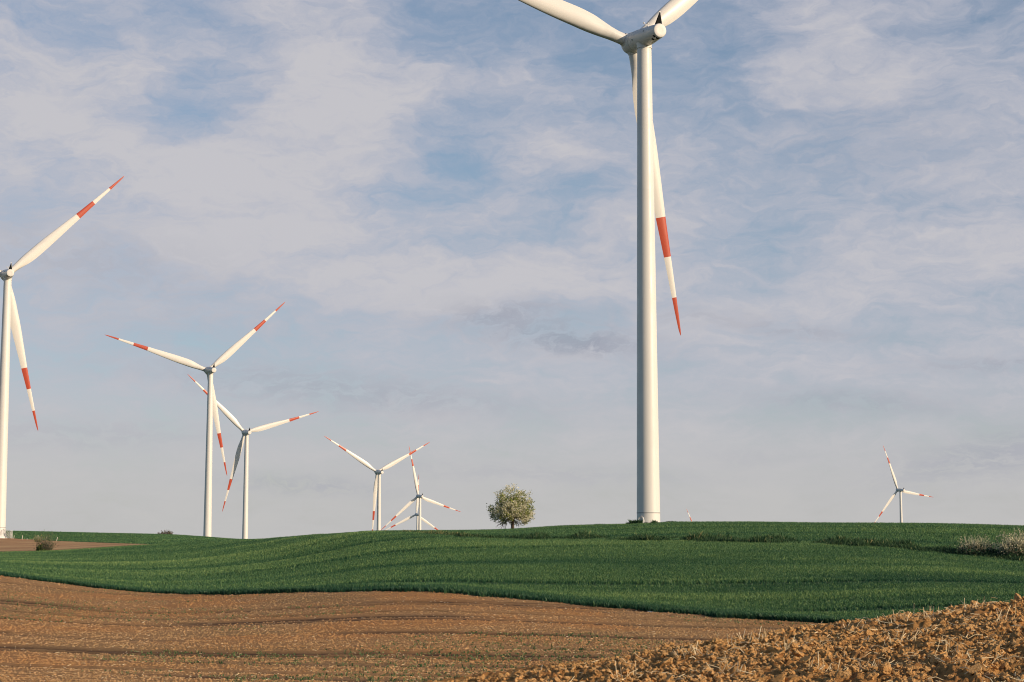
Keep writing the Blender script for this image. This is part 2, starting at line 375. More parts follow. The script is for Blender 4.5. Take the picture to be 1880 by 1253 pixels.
def strip(name, azs, r0, r1, rows, material, disp=None, power=1.0, smooth=True, tint=None):
    xs = x_of(np.clip(azs, -AZM, AZM))
    lo = r0(xs) if callable(r0) else np.full(len(azs), float(r0)); hi = r1(xs) if callable(r1) else np.full(len(azs), float(r1))
    t = np.linspace(0, 1, rows) ** power
    rr = lo[:, None] * (hi / lo)[:, None] ** t[None, :]
    A = np.repeat(azs[:, None], rows, 1); X = rr * np.sin(A); Y = rr * np.cos(A); Z = ter(X, Y)
    if disp is not None: Z = Z + disp(X, Y)
    v = np.stack([X, Y, Z], -1).reshape(-1, 3)
    i, j = np.meshgrid(np.arange(len(azs) - 1), np.arange(rows - 1), indexing='ij'); b = (i * rows + j).ravel()
    f = np.stack([b, b + rows, b + rows + 1, b + 1], -1)
    o = np_mesh(name, v, f, material, smooth=smooth, tint=None if tint is None else tint(X, Y).ravel()); tag(o, kind='structure'); return o
def azarr(fine_lo, fine_hi, step, coarse=4.0):
    a = np.concatenate([np.arange(-180, fine_lo, coarse), np.arange(fine_lo, fine_hi, step), np.arange(fine_hi, 180.01, coarse)])
    if a[-1] < 180: a = np.append(a, 180)
    return np.radians(a)

# --- foreground: freshly broken ochre soil on a rounded shoulder
def d_near(X, Y):
    r = np.hypot(X, Y); w = np.clip((r - 4) / 5, 0, 1)
    n = fbm(X * 1.6, Y * 1.6, 3, 3); rid = 1 - np.abs(2 * fbm(X * 4.2, Y * 4.2, 4, 9) - 1); f = fbm(X * 15, Y * 15, 3, 21, .6)
    return w * (.18 * (n - .5) + .20 * (rid - .72) + .09 * (f - .5))
mid_r = lambda x: rA(x) + 15
strip('ploughed_foreground', azarr(-14, 44, .06), 1.0, mid_r, 520, M['ochre'], d_near, .62)
# --- middle: tilled brown field with drill lines
def furrow(X, Y):
    return Y * .985 + X * .15 + 3 * (fbm(X * .018, Y * .018, 3, 5) - .5)
def tracks(X, Y):                                       # (dark tint 0..1, groove 0..1): long wheel tracks, some doubled, fading along their length
    u = furrow(X, Y); out = 0 * u
    for per, ph, half, thr, sd in ((12.5, .3, .95, .43, 31), (12.5, .47, .70, .53, 57), (5.1, .15, .45, .55, 83)):
        k = np.floor(u / per + ph); c = (u / per + ph - k - .5) * per + .25 * (vnoise(X * .4, k * 9.1, sd + 5) - .5)
        on = np.clip((fbm(X * .035 + k * 7.7, k * 3.1 + 0 * X, 2, sd) - thr) * 9 + .5, 0, 1)
        out = np.maximum(out, np.exp(-(c / half) ** 4) * on * np.clip(.5 + vnoise(X * 1.3, k * 4.4, sd + 9) * 1.1, 0, 1))
    return out
def d_mid(X, Y):
    u = furrow(X, Y); f = .030 * np.cos(2 * np.pi * u / 1.1)
    rough = .07 * (fbm(X * 1.7, Y * 1.7, 2, 13) - .5) + .03 * (fbm(X * 9, Y * 9, 2, 17, .6) - .5)
    return f + rough - .10 * tracks(X, Y)
strip('tilled_field', azarr(-24, 24, .034), mid_r, rC, 460, M['tilled'], d_mid, .8, tint=tracks)
AZG = azarr(-32, 32, .15)
strip('wheat_field', AZG, rC, rD, 160, M['turf'])
rSD = lambda x: np.where(np.asarray(x) < 300, np.maximum(rS(x), rD(x) * 1.0005), rD(x) * 1.0005)
azp = az_of(np.linspace(-420, 305, 260))
strip('soil_patch', azp, rD, rSD, 60, M['patch'], lambda X, Y: .12 * (fbm(X * .8, Y * .8, 4, 41) - .5))
strip('distant_fields', AZG, lambda x: np.where(np.asarray(x) < 304, rSD(x), rD(x)), 13900.0, 260, M['turf'], None, 1.5)

# ------------------------------------------------------------------ crops and clods (uncountable: one object each)
def sample(n, x0, x1, ra, rb, pw=0.0):
    a = rng.uniform(float(az_of(x0)), float(az_of(x1)), n); xs = x_of(a)
    lo = ra(xs) if callable(ra) else np.full(n, float(ra)); hi = rb(xs) if callable(rb) else np.full(n, float(rb))
    u = rng.random(n)
    r = lo * (hi / lo) ** u if pw == 0 else lo + (hi - lo) * u
    return r * np.sin(a), r * np.cos(a), r
def sample_wide(n, x0, x1, ra, rb, ne, x2, nw=0, x3=None):   # dense where the photo looks, thinner to the sides
    S = [sample(n, x0, x1, ra, rb, 1), sample(ne, x1, x2, ra, rb, 1)] + ([sample(nw, x3, x0, ra, rb, 1)] if nw else [])
    return tuple(np.concatenate(q) for q in zip(*S))
def tufts(name, X, Y, h, material, blades=4, width=.035, spread=.10, lean=.45, tint=None, label=None, cat=None, zoff=-.03, parent=None, Z=None):
    n = len(X); Z = ter(X, Y) if Z is None else Z
    ph = rng.uniform(0, 2 * np.pi, (n, blades)); sp = rng.uniform(0, spread, (n, blades))
    bx = X[:, None] + sp * np.cos(ph); by = Y[:, None] + sp * np.sin(ph); bz = np.repeat(Z[:, None], blades, 1) + zoff
    hh = h[:, None] * rng.uniform(.6, 1.15, (n, blades)); ln = rng.uniform(.05, lean, (n, blades)) * hh
    th = rng.uniform(0, 2 * np.pi, (n, blades)); w = width * rng.uniform(.6, 1.4, (n, blades)) / 2
    dx, dy = np.cos(th), np.sin(th)
    p1 = np.stack([bx - dy * w, by + dx * w, bz], -1); p2 = np.stack([bx + dy * w, by - dx * w, bz], -1)
    p3 = np.stack([bx + dx * ln * .3 + dy * w * 1.2, by + dy * ln * .3 - dx * w * 1.2, bz + hh * .6], -1)
    p4 = np.stack([bx + dx * ln, by + dy * ln, bz + hh], -1)
    v = np.stack([p1, p2, p3, p4], 2).reshape(-1, 3)
    b = np.arange(n * blades) * 4
    f = np.stack([b, b + 1, b + 2, b + 3], -1)
    t = rng.normal(.45, .2, (n, blades)) if tint is None else tint[:, None] + rng.normal(0, .21, (n, blades))
    o = np_mesh(name, v, f, material, parent, np.repeat(np.clip(t, 0, 1).ravel(), 4))
    if label: tag(o, label, cat, None, 'stuff')
    return o
def rows_mod(X, Y, seed, period=4.2, ang=.08):
    u = Y * math.cos(ang) + X * math.sin(ang) + 16 * (fbm(X * .012, Y * .012, 3, seed) - .5)
    k = np.floor(u / period); s = .6 * vnoise(k * 5.3 + .5, X * .045 + k * 3.3, seed + 3) + .4 * vnoise(np.floor(u / 1.3) * 5.3 + .5, X * .08 + np.floor(u / 1.3) * 1.7, seed + 4)
    broad = fbm(X * .028, u * .13, 5, seed + 9, .6)
    tram = np.exp(-(((u / 17.0) % 1 - .5) * 17.0 / 1.3) ** 4) * np.clip((fbm(X * .02, np.floor(u / 17.0) * 3.7, 2, seed + 2) - .40) * 6, 0, 1)
    return s, broad, tram, u
# near green field
X, Y, r = sample_wide(330000, -120, 2020, rC, rD, 75000, 2850, 40000, -650)
s, br, tram, u = rows_mod(X, Y, 51)
hgt = .22 + .14 * s + .16 * (br - .5); keep = (tram < .55) | (rng.random(len(X)) < .12)
edge = (r - rC(x_of(np.arctan2(X, Y)))) / 6.0
tn = .40 + .66 * (br - .5) + .44 * (s - .5) - .25 * tram; tn = tn + rng.normal(0, .10, len(X)); tn = tn - .30 * np.clip(1 - edge * 1.2, 0, 1); hgt = hgt + .14 * np.clip(1 - edge, 0, 1)  # shade of the crop edge is put into the leaf tint
tufts('wheat_crop', X[keep], Y[keep], hgt[keep], M['wheat'], 4, .045, .12, .5, tn[keep], 'young green wheat covering the rolling field behind the brown soil', 'crop')
# second green field on the crest, right of the margin; and the far left hill
X, Y, r = sample_wide(90000, 660, 2020, rD, lambda x: rE(x) + 6, 36000, 2850)
s, br, tram, u = rows_mod(X, Y, 77, 3.0, .03)
u2 = (Y + .02 * X) / 13.0; t2 = np.exp(-((u2 % 1 - .5) * 13.0 / .8) ** 2)
far_t = .40 + .45 * (br - .5) + .3 * (s - .5) - .34 * t2
rm = np.hypot(X - tb['main'][0], Y - tb['main'][1]) > 2.6
tufts('crest_crop', X[rm], Y[rm], (.22 + .16 * s * (1 - .5 * t2))[rm], M['wheat'], 4, .05, .14, .5, far_t[rm], 'darker green crop on the hill crest around the large tower', 'crop')
X, Y, r = sample(75000, -600, 700, lambda x: rSD(x), lambda x: rE(x) * 1.01, 1)
s, br, tram, u = rows_mod(X, Y, 91, 8.0, .05)
tufts('distant_crop', X, Y, .22 + .1 * s, M['wheat'], 3, .10, .3, .5, .38 + .5 * (br - .5), 'smooth green crop on the far hill at the left skyline', 'crop')
# weeds along the margin between the two green fields
X, Y, r = sample(30000, 660, 2500, lambda x: rD(x) - 1.0, lambda x: rD(x) + 5.0, 1)
cl = fbm(X * .35, Y * .35, 3, 61); k = cl > .43
xp = x_of(np.arctan2(X, Y)); dry = np.exp(-((xp - 800) / 80) ** 2)
tufts('margin_weeds', X[k], Y[k], ((.30 + 1.0 * (cl - .43) + .1 * dry) * rng.uniform(.35, 1.5, len(X)) * np.clip((xp - 640) / 230, .4, 1))[k], M['weed'], 5, .07, .25, .6, (.10 + .5 * (cl - .5) + .30 * rng.random(len(X)) ** 3 + .60 * dry * rng.random(len(X)))[k], 'dark ragged weeds and dry stems along the boundary of two green fields', 'weeds')
for (px, rr, nn, hh) in [(1168, 236, 160, .75), (1160, 236, 110, .5), (1201, 236, 60, .6), (1188, 236, 50, .4), (1232, 238, 150, .35), (1100, 244, 140, .35)]:
    p = at(px, rr); sg = {1168: .40, 1160: .34, 1201: .22, 1188: .2, 1232: .42, 1100: .36}[px]; X = p.x + np.clip(rng.normal(0, sg, nn), -1.6 * sg, 1.6 * sg); Y = p.y + np.clip(rng.normal(0, .2, nn), -.35, .35)
    o = tufts('weed_clump', X, Y, hh * rng.uniform(.4, 1.1, nn), M['weed'], 5, .08, .2, .7, np.full(nn, .22))
    tag(o, {1168: 'tall dark weed clump touching the left side of the big tower base', 1160: 'lower weed clump a step left of the big tower base', 1201: 'weed spike in front of the big tower base', 1188: 'small weed tuft before the big tower door', 1232: 'low broad weed clump right of the big tower base', 1100: 'low weed clump on the crest well left of the big tower'}[px], 'weeds', 'weed clumps near the big tower')
# taller edge of the crop, its shade put into a darker tint
X, Y, r = sample(60000, -600, 2850, lambda x: rC(x) - 3.0, lambda x: rC(x) + 2.0, 1)
dd = r - rC(x_of(np.arctan2(X, Y))); k = dd > -3.4 * np.clip(fbm(X * .16, Y * .16, 3, 75) * 1.7 - .62, 0, 1) * rng.random(len(X)) ** .6 - .15; X, Y = X[k], Y[k]
cl = fbm(X * .25, Y * .25, 3, 71)
tufts('field_edge_grass', X, Y, .24 + .34 * cl, M['wheat'], 4, .04, .15, .6, .06 + .4 * (cl - .5), 'taller grass fringe with painted shade where the green field meets brown soil', 'grass')
# seedlings and pale stubble in the tilled field
X, Y, r = sample(16000, -100, 1560, lambda x: rA(x) + 38, lambda x: rC(x) - 1)
cl = fbm(X * .06, Y * .10, 4, 81); k = cl > .57
tufts('weed_seedlings', X[k], Y[k], np.full(k.sum(), .07) + .09 * rng.random(k.sum()), M['weed'], 4, .05, .08, .9, np.full(k.sum(), .56), 'sparse pale green seedlings scattered over the brown tilled field', 'seedlings')

# clods: lumpy stones of soil, a dozen shapes spread at random
def clod_shapes(sub, k, seed):
    out = []
    for q in range(k):
        bm = bmesh.new(); bmesh.ops.create_icosphere(bm, subdivisions=sub, radius=1)
        g = np.random.default_rng(seed + q); off = g.uniform(0, 50, 3)
        v = np.array([p.co[:] for p in bm.verts]); f = np.array([[p.index for p in t.verts] for t in bm.faces])
        n = vnoise(v[:, 0] * 1.4 + off[0] + v[:, 2], v[:, 1] * 1.4 + off[1] - v[:, 2], q) * .8 + vnoise(v[:, 0] * 3.1 + off[2] + v[:, 2] * 2, v[:, 1] * 3.1 - v[:, 2] * 2, q + 50) * .55 + g.uniform(0, .22, len(v))
        v = v * (.45 + n)[:, None]
        for _ in range(3):                              # broken flat faces
            d = g.normal(size=3); d /= np.linalg.norm(d); c = g.uniform(.45, .75); e = v @ d - c
            v = v - np.clip(e, 0, None)[:, None] * d
        bm.free(); out.append((v, f))
    return out
def clods(name, X, Y, Z, size, shapes, material, label, flat=.75):
    n = len(X); ang = rng.uniform(0, 2 * np.pi, n); kind = rng.integers(0, len(shapes), n); VV = []; FF = []; off = 0
    tx = rng.uniform(-.5, .5, n)
    for q, (v, f) in enumerate(shapes):
        i = np.where(kind == q)[0]
        if not len(i): continue
        c, s = np.cos(ang[i])[:, None], np.sin(ang[i])[:, None]
        x = v[None, :, 0] * c - v[None, :, 1] * s; y = v[None, :, 0] * s + v[None, :, 1] * c; z = v[None, :, 2] * flat + x * tx[i][:, None]
        sz = size[i][:, None]
        VV.append(np.stack([X[i][:, None] + x * sz, Y[i][:, None] + y * sz, Z[i][:, None] + z * sz], -1).reshape(-1, 3))
        FF.append((f[None] + (np.arange(len(i)) * len(v))[:, None, None]).reshape(-1, 3) + off); off += len(i) * len(v)
    o = np_mesh(name, np.concatenate(VV), np.concatenate(FF), material, smooth=False); tag(o, label, 'soil', None, 'stuff'); return o
sh3 = clod_shapes(3, 10, 100); sh2 = clod_shapes(2, 14, 300); sh1 = clod_shapes(1, 12, 500)
FG = dict(x0=560, x1=2120)
X, Y, r = sample(4400, 420, 3000, 11, lambda x: rA(x) + 4, 1); k = fbm(X * .7, Y * .7, 3, 7) > .42; X, Y = X[k], Y[k]
sz = .028 + .045 * rng.random(len(X)) ** 3
clods('large_clods', X, Y, ter(X, Y) + d_near(X, Y) + sz * .25, sz, sh3, M['clod'], 'large broken ochre clods lying on the foreground soil')
X, Y, r = sample_wide(62000, 420, 2140, 11, lambda x: rA(x) + 4, 16000, 3000); k = fbm(X * 1.1, Y * 1.1, 3, 8) > .36; X, Y = X[k], Y[k]
sz = .010 + .024 * rng.random(len(X)) ** 1.8
clods('small_clods', X, Y, ter(X, Y) + d_near(X, Y) + sz * .25, sz, sh2, M['clod'], 'small ochre crumbs of soil between the large foreground clods')
X, Y, r = sample(250000, -500, 1750, lambda x: rA(x) + 32, rC)
gap = tracks(X, Y - .5) > .30; X, Y = X[~gap], Y[~gap]
sz = .014 + .050 * rng.random(len(X)) ** 2.6
clods('tilled_clods', X, Y, ter(X, Y) + d_mid(X, Y) + sz * .2, sz, sh1, M['tclod'], 'fine brown crumbs of soil across the tilled field')
# straw
def straw(name, X, Y, Z, ln, wd, pitch, material, label, tint=None):
    n = len(X); a = rng.uniform(0, 2 * np.pi, n); w = wd / 2
    d = np.stack([np.cos(a) * np.cos(pitch), np.sin(a) * np.cos(pitch), np.sin(pitch)], -1); s = np.stack([-np.sin(a), np.cos(a), 0 * a], -1)
    up = np.cross(d, s); p = np.stack([X, Y, Z], -1); V = []
    bend = rng.normal(0, .09, n)[:, None]
    for k, t in enumerate((0, .5, 1.0)):
        c = p + d * (ln * t)[:, None] + up * (ln[:, None] * bend * (1 if k == 1 else 0))
        for (e, g) in ((1, 0), (-.5, .87), (-.5, -.87)): V.append(c + s * (w * e)[:, None] + up * (w * g)[:, None])
    v = np.stack(V, 1).reshape(-1, 3); b = np.arange(n) * 9; F4 = []
    for k in (0, 3):
        for q in range(3): F4.append(np.stack([b + k + q, b + k + (q + 1) % 3, b + k + 3 + (q + 1) % 3, b + k + 3 + q], -1))
    t = np.repeat(np.clip(rng.normal(.55, .25, n), 0, 1), 9)
    o = np_mesh(name, v, np.concatenate(F4), material, None, t); tag(o, label, 'straw', None, 'stuff'); return o
X, Y, r = sample(4800, 500, 2900, 12, lambda x: rA(x) + 3, 1); k = fbm(X * .6, Y * .6, 3, 19) > .45; X, Y = X[k], Y[k]; n = len(X)
straw('loose_straw', X, Y, ter(X, Y) + d_near(X, Y) + .045, .05 + .17 * rng.random(n) ** 1.8, .0055 + .006 * rng.random(n), rng.normal(.06, .28, n), M['straw'], 'pale loose straw lying among the foreground clods')
X, Y, r = sample(3200, -100, 1560, lambda x: rA(x) + 40, lambda x: rC(x) - 1); n = len(X)
straw('old_straw', X, Y, ter(X, Y) + d_mid(X, Y) + .05, .06 + .16 * rng.random(n) ** 2, .012 + .012 * rng.random(n), rng.normal(.1, .2, n), M['straw'], 'tiny pale straw bits scattered over the brown tilled field')
Xs, Ys = [], []
for (px, rr, cnt) in [(1268, 25, 26), (1402, 27.3, 10), (1440, 24.5, 16), (1640, 28.5, 9), (1700, 28.8, 14), (1790, 30, 10), (1640, 24, 12), (1600, 21, 12), (1500, 21, 18), (1150, 22.5, 10), (1840, 26, 8), (1330, 21.5, 12), (1745, 22, 10), (1350, 26.5, 8), (1560, 28.2, 8)]:
    a = float(az_of(px)); Xs.append(rr * math.sin(a) + rng.normal(0, .10, cnt)); Ys.append(rr * math.cos(a) + rng.normal(0, .10, cnt))
X = np.concatenate(Xs); Y = np.concatenate(Ys); n = len(X)
straw('stubble_tufts', X, Y, ter(X, Y) + d_near(X, Y), .11 + .16 * rng.random(n), .006 + .006 * rng.random(n), rng.uniform(.5, 1.45, n), M['straw'], 'standing tufts of pale stubble on the foreground crest')

# ------------------------------------------------------------------ wind turbines
TILT = R(4); CONE = R(1.5); OV = 4.3
def blade_mesh():
    st = [  # span fraction, chord, thickness ratio, twist deg, chordwise position of the axis from the leading edge
        (.034, 1.86, 1.0, 14, .5), (.062, 1.86, 1.0, 14, .5), (.09, 2.05, .86, 14, .475), (.12, 2.42, .68, 13.5, .45), (.155, 2.82, .52, 12.5, .42), (.19, 3.02, .43, 11, .405), (.225, 3.05, .375, 9.5, .395),
        (.27, 3.02, .33, 8, .40), (.33, 2.88, .285, 6, .40), (.42, 2.50, .25, 4, .385), (.52, 2.05, .225, 2.5, .36), (.62, 1.64, .205, 1.4, .32), (.72, 1.27, .19, .6, .32), (.82, .95, .18, 0, .32), (.90, .70, .18, -.3, .33), (.95, .52, .18, -.4, .35), (.98, .36, .18, -.4, .38), (.995, .18, .2, -.4, .45), (1.0, .03, .3, -.4, .5)]
    f = np.array([s[0] for s in st]); cols = [np.array([s[k] for s in st]) for k in range(1, 5)]
    fs = np.unique(np.concatenate([f, np.linspace(.034, .9, 34)]))
    cs = [curve(list(zip(f, c)))(fs) for c in cols]
    bm = bmesh.new(); N = 28; rings = []
    for q, z in enumerate(fs):
        c, t, tw, ax = (k[q] for k in cs); blend = min(1, max(0, (1 - t) / .55)); blend = blend * blend * (3 - 2 * blend); ring = []
        for k in range(N):
            a = 2 * math.pi * k / N; xx = .5 - .5 * math.cos(a)
            yt = 5 * t * (.2969 * math.sqrt(xx) - .1260 * xx - .3516 * xx**2 + .2843 * xx**3 - .1036 * xx**4)
            cam_ = .03 * 4 * xx * (1 - xx)
            ya = cam_ + (yt if a < math.pi else -yt); yc = .5 * t * math.sin(a)
            y = (ya * blend + yc * (1 - blend)) * c; x = (ax - xx) * c
            ct, sn = math.cos(R(tw + 1)), math.sin(R(tw + 1))
            pre = -0.9 * max(0, z - .3) ** 2 * 2       # tip bends upwind
            ring.append(bm.verts.new((x * ct + y * sn, -x * sn + y * ct + pre, z * ROTOR)))
        rings.append(ring)
    for A, B in zip(rings, rings[1:]):
        for k in range(N): bm.faces.new((A[k], A[(k + 1) % N], B[(k + 1) % N], B[k]))
    bm.faces.new(rings[0][::-1]); bm.faces.new(rings[-1])
    return bm_mesh('blade', bm, M['blade'], True, 60)
def tower_mesh():
    bm = bmesh.new(); Ht = H_HUB - 1.75; prof = [(-1.0, 1.76)]
    rad = lambda z: 1.76 + (1.10 - 1.76) * (max(z, 0) / Ht) ** 1.05
    zs = list(np.linspace(0, Ht, 40))
    for z in zs: prof.append((z, rad(z)))
    prof += [(Ht + .02, 1.20), (Ht + .16, 1.20), (Ht + .18, 1.12), (Ht + .30, 1.12), (Ht + .9, 1.25)]
    lathe(bm, prof, 64); return bm_mesh('tower', bm, M['paint'])
Ht = H_HUB - 1.75
trad = lambda z: 1.76 + (1.10 - 1.76) * (max(z, 0) / Ht) ** 1.05
def ring_mesh(z, h, dr, mt):
    bm = bmesh.new(); r0, r1 = trad(z), trad(z + h)
    lathe(bm, [(z, r0 - .05), (z, r0 + dr), (z + h, r1 + dr), (z + h, r1 - .05)], 64); return bm_mesh('flange_ring', bm, mt)
def door_mesh():
    bm = bmesh.new(); rr = trad(1) ; pts = [(-.42, .15), (.42, .15), (.42, 2.0), (.30, 2.28), (0, 2.42), (-.30, 2.28), (-.42, 2.0)]
    fr = [bm.verts.new((x, -rr - .06 + .02 * 0, z)) for x, z in pts]; bk = [bm.verts.new((x, -rr + .3, z)) for x, z in pts]
    bm.faces.new(fr)
    for k in range(len(pts)): bm.faces.new((fr[k], bk[k], bk[(k + 1) % len(pts)], fr[(k + 1) % len(pts)]))
    return bm_mesh('door', bm, M['door'], False)
def rail_mesh():
    bm = bmesh.new(); rr = trad(1)
    tube(bm, [(-.52, -rr - .10, .1), (-.52, -rr - .12, 2.0), (-.40, -rr - .12, 2.4), (0, -rr - .14, 2.62), (.34, -rr - .2, 2.42), (.52, -rr - .45, 1.9), (.60, -rr - .7, 1.2), (.62, -rr - .8, .1)], .075, seg=8)
    return bm_mesh('handrail', bm, M['paint'])
def nacelle_mesh():
    bm = bmesh.new()
    lathe(bm, [(-5.76, 0), (-5.77, .5), (-5.76, .90), (-5.72, 1.0), (-5.64, 1.06), (-5.5, 1.09), (-4, 1.20), (-2.2, 1.36), (-.4, 1.47), (1.5, 1.60), (1.6, 1.60), (1.62, 1.575), (1.66, 1.575), (1.68, 1.605), (2.62, 1.60), (2.68, 1.4), (2.68, 0)], 56, 'Y')
    return bm_mesh('nacelle', bm, M['paint'])
def hub_mesh():
    bm = bmesh.new()
    lathe(bm, [(2.78, 0), (2.78, 1.35), (2.88, 1.55), (3.3, 1.66), (4.3, 1.70), (5.2, 1.58), (5.9, 1.25), (6.4, .8), (6.65, .35), (6.7, 0)], 48, 'Y')
    for k in range(3):
        t = R(120 * k); m = Matrix.Translation((0, OV, 0)) @ Matrix.Rotation(-t, 4, 'Y')   # collar along local +Z turned about the axis
        b2 = bmesh.new(); lathe(b2, [(.6, 1.10), (1.55, 1.06), (1.62, 1.0), (1.70, 1.0)], 36); b2.transform(m)
        tmp = bpy.data.meshes.new('t'); b2.to_mesh(tmp); b2.free(); bm.from_mesh(tmp); bpy.data.meshes.remove(tmp)
    return bm_mesh('hub', bm, M['paint'])
def fin_mesh():                                          # dark tapered mast cover at the tail
    bm = bmesh.new(); zb, zt = 1.05, 2.95
    prof = [(-.50, .34), (.50, .34), (.50, -.34), (-.50, -.34)]
    lo = [bm.verts.new((x, y - 5.0, zb - .12)) for x, y in prof]; hi = [bm.verts.new((.22 + x * .10, y * .15 - 5.0, zt)) for x, y in prof]
    bm.faces.new(lo[::-1]); bm.faces.new(hi)
    for k in range(4): bm.faces.new((lo[k], lo[(k + 1) % 4], hi[(k + 1) % 4], hi[k]))
    return bm_mesh('tail_fin', bm, M['dark'], False)
def fin_trim_mesh():
    bm = bmesh.new(); tube(bm, [(.50, -5.34, 1.0), (.27, -5.06, 2.98)], .045, .035, 5); pass
    box(bm, (.2, -5.03, 3.02), (.34, .1, .08)); return bm_mesh('trim', bm, M['paint'], False)
def anemo_mesh():
    bm = bmesh.new(); tube(bm, [(-.15, -.8, 1.35), (-.15, -.8, 2.05)], .06, .045, 8); tube(bm, [(-.50, -.8, 1.95), (.20, -.8, 1.95)], .035, seg=6)
    for x in (-.5, .2):
        b2 = bmesh.ops.create_uvsphere(bm, u_segments=10, v_segments=6, radius=.13, matrix=Matrix.Translation((x, -.8, 2.12)))
    box(bm, (.0, -1.5, 1.42), (.5, .6, .2)); return bm_mesh('anemometer', bm, M['paint'])
def vent_mesh(y, ang, s):
    bm = bmesh.new(); rr = 1.09 + (y + 5.2) * .09
    m = Matrix.Rotation(R(ang), 3, 'Y'); box(bm, m @ Vector((0, y, -rr + .03)), s, m); return bm_mesh('vent', bm, M['dark'], False)
def port_mesh(y, a, rr):
    bm = bmesh.new(); m = Matrix.Rotation(R(a), 4, 'Y') @ Matrix.Translation((0, y, -rr)); bmesh.ops.create_cone(bm, cap_ends=True, segments=16, radius1=.16, radius2=.16, depth=.12, matrix=m)
    return bm_mesh('porthole', bm, M['grey'], False)
ME = dict(blade=blade_mesh(), tower=tower_mesh(), nacelle=nacelle_mesh(), hub=hub_mesh(), fin=fin_mesh(), trim=fin_trim_mesh(), an=anemo_mesh(), door=door_mesh(), rail=rail_mesh(), p1=port_mesh(1.1, 82, 1.56), p2=port_mesh(-2.4, 112, 1.33),
          v1=vent_mesh(-5.15, 24, (1.0, .42, .1)), v2=vent_mesh(-4.15, 22, (.42, .5, .1)), r0=ring_mesh(3.05, .10, .035, M['joint']), r1=ring_mesh(27, .05, .010, M['paint']), r2=ring_mesh(52, .05, .010, M['paint']))
LBL = {
    'main': 'tallest white wind turbine, its tower rising at the right beside the blossoming tree',
    'left': 'white wind turbine cut by the left edge, steps at its base on red soil',
    'second': 'white wind turbine with full rotor left of centre, in front of a smaller one',
    'third': 'white wind turbine whose raised left blade crosses behind a nearer tower',
    'fourth': 'white wind turbine with wide V of raised blades, left of the crossing pair of turbines',
    'fifth': 'small white wind turbine with one upright blade, tower overlapping an even smaller turbine',
    'sixth': 'tiny white wind turbine with low hub, mostly hidden behind another turbine tower',
    'right': 'small distant white wind turbine alone on the right skyline',
    'tip': 'far wind turbine of which only one striped blade tip shows over the crest'}
def turbine(key, az, d, zh, yaw, phase):
    t = bpy.data.objects.new('wind_turbine', None); C.objects.link(t); t.empty_display_size = 3
    t.location = tb[key]; t.rotation_euler = (0, 0, R(yaw)); tag(t, LBL[key], 'wind turbine', 'white wind turbines with red banded blades')
    tw = obj('tower', ME['tower'], t)
    for q in ('r0', 'r1', 'r2'): obj('flange_ring', ME[q], tw)
    dm = Matrix.Rotation(R(-yaw - (az + 34 if key != 'left' else -50)), 4, 'Z')
    obj('door', ME['door'], tw, dm); obj('handrail', ME['rail'], tw, dm)
    top = Matrix.Translation((0, 0, H_HUB)) @ Matrix.Rotation(TILT, 4, 'X')
    na = obj('nacelle', ME['nacelle'], t, top)
    fi = obj('tail_fin', ME['fin'], t, top); obj('fin_trim', ME['trim'], fi)
    obj('anemometer', ME['an'], na); obj('vent', ME['v1'], na); obj('vent', ME['v2'], na); obj('porthole', ME['p1'], na); obj('porthole', ME['p2'], na)
    # rotor: right = +X, up = +Z, axis = +Y in the nacelle frame
    hubm = top @ Matrix.Translation((0, OV, 0)) @ Matrix.Rotation(R(90 - phase), 4, 'Y') @ Matrix.Translation((0, -OV, 0))
    obj('hub', ME['hub'], t, hubm)
    for k in range(3):
        th = R(phase + 120 * k)
        rad = Vector((math.cos(th) * math.cos(CONE), math.sin(CONE), math.sin(th) * math.cos(CONE)))
        xl = Vector((-math.sin(th), 0, math.cos(th))); yl = rad.cross(xl)
        m = Matrix((xl, yl, rad)).transposed().to_4x4()
        obj('blade', ME['blade'], t, top @ Matrix.Translation((0, OV, 0)) @ m)
    return t
turb = {}
for a in TURB: turb[a[0]] = turbine(*a)
# entrance steps and plinth of the left turbine
yw = R(TURB[1][4]); 
def steps_mesh():
    bm = bmesh.new()
    for k in range(6): box(bm, (1.9 + .32 * k, 0, 1.55 - .27 * k), (.30, 1.1, .06))
    for y in (-.55, .55):
        tube(bm, [(1.7, y, 1.6), (3.7, y, 0.0)], .05, seg=6); tube(bm, [(1.7, y, 2.7), (2.2, y, 2.7), (3.8, y, 1.25)], .04, seg=6)
        for q in range(6): tube(bm, [(1.75 + .39 * q, y, 1.6 - .31 * q), (1.75 + .39 * q, y, 2.72 - .27 * q)], .035, seg=6)
    for q in range(3): tube(bm, [(3.9, -.6 + .6 * q, 0), (3.9, -.6 + .6 * q, 2.2)], .06, seg=6)
    tube(bm, [(3.9, -.6, 2.2), (3.9, .6, 2.2)], .05, seg=6); tube(bm, [(3.9, -.6, 1.2), (3.9, .6, 1.2)], .05, seg=6)
    return bm_mesh('entrance_steps', bm, M['galv'], False)
obj('entrance_steps', steps_mesh(), turb['left'], Matrix.Rotation(-yw - R(16), 4, 'Z'))
bm = bmesh.new(); lathe(bm, [(-1.0, 2.5), (.1, 2.45), (.9, 1.95), (1.0, 1.7)], 48); obj('plinth', bm_mesh('plinth', bm, M['paint']), turb['left'])

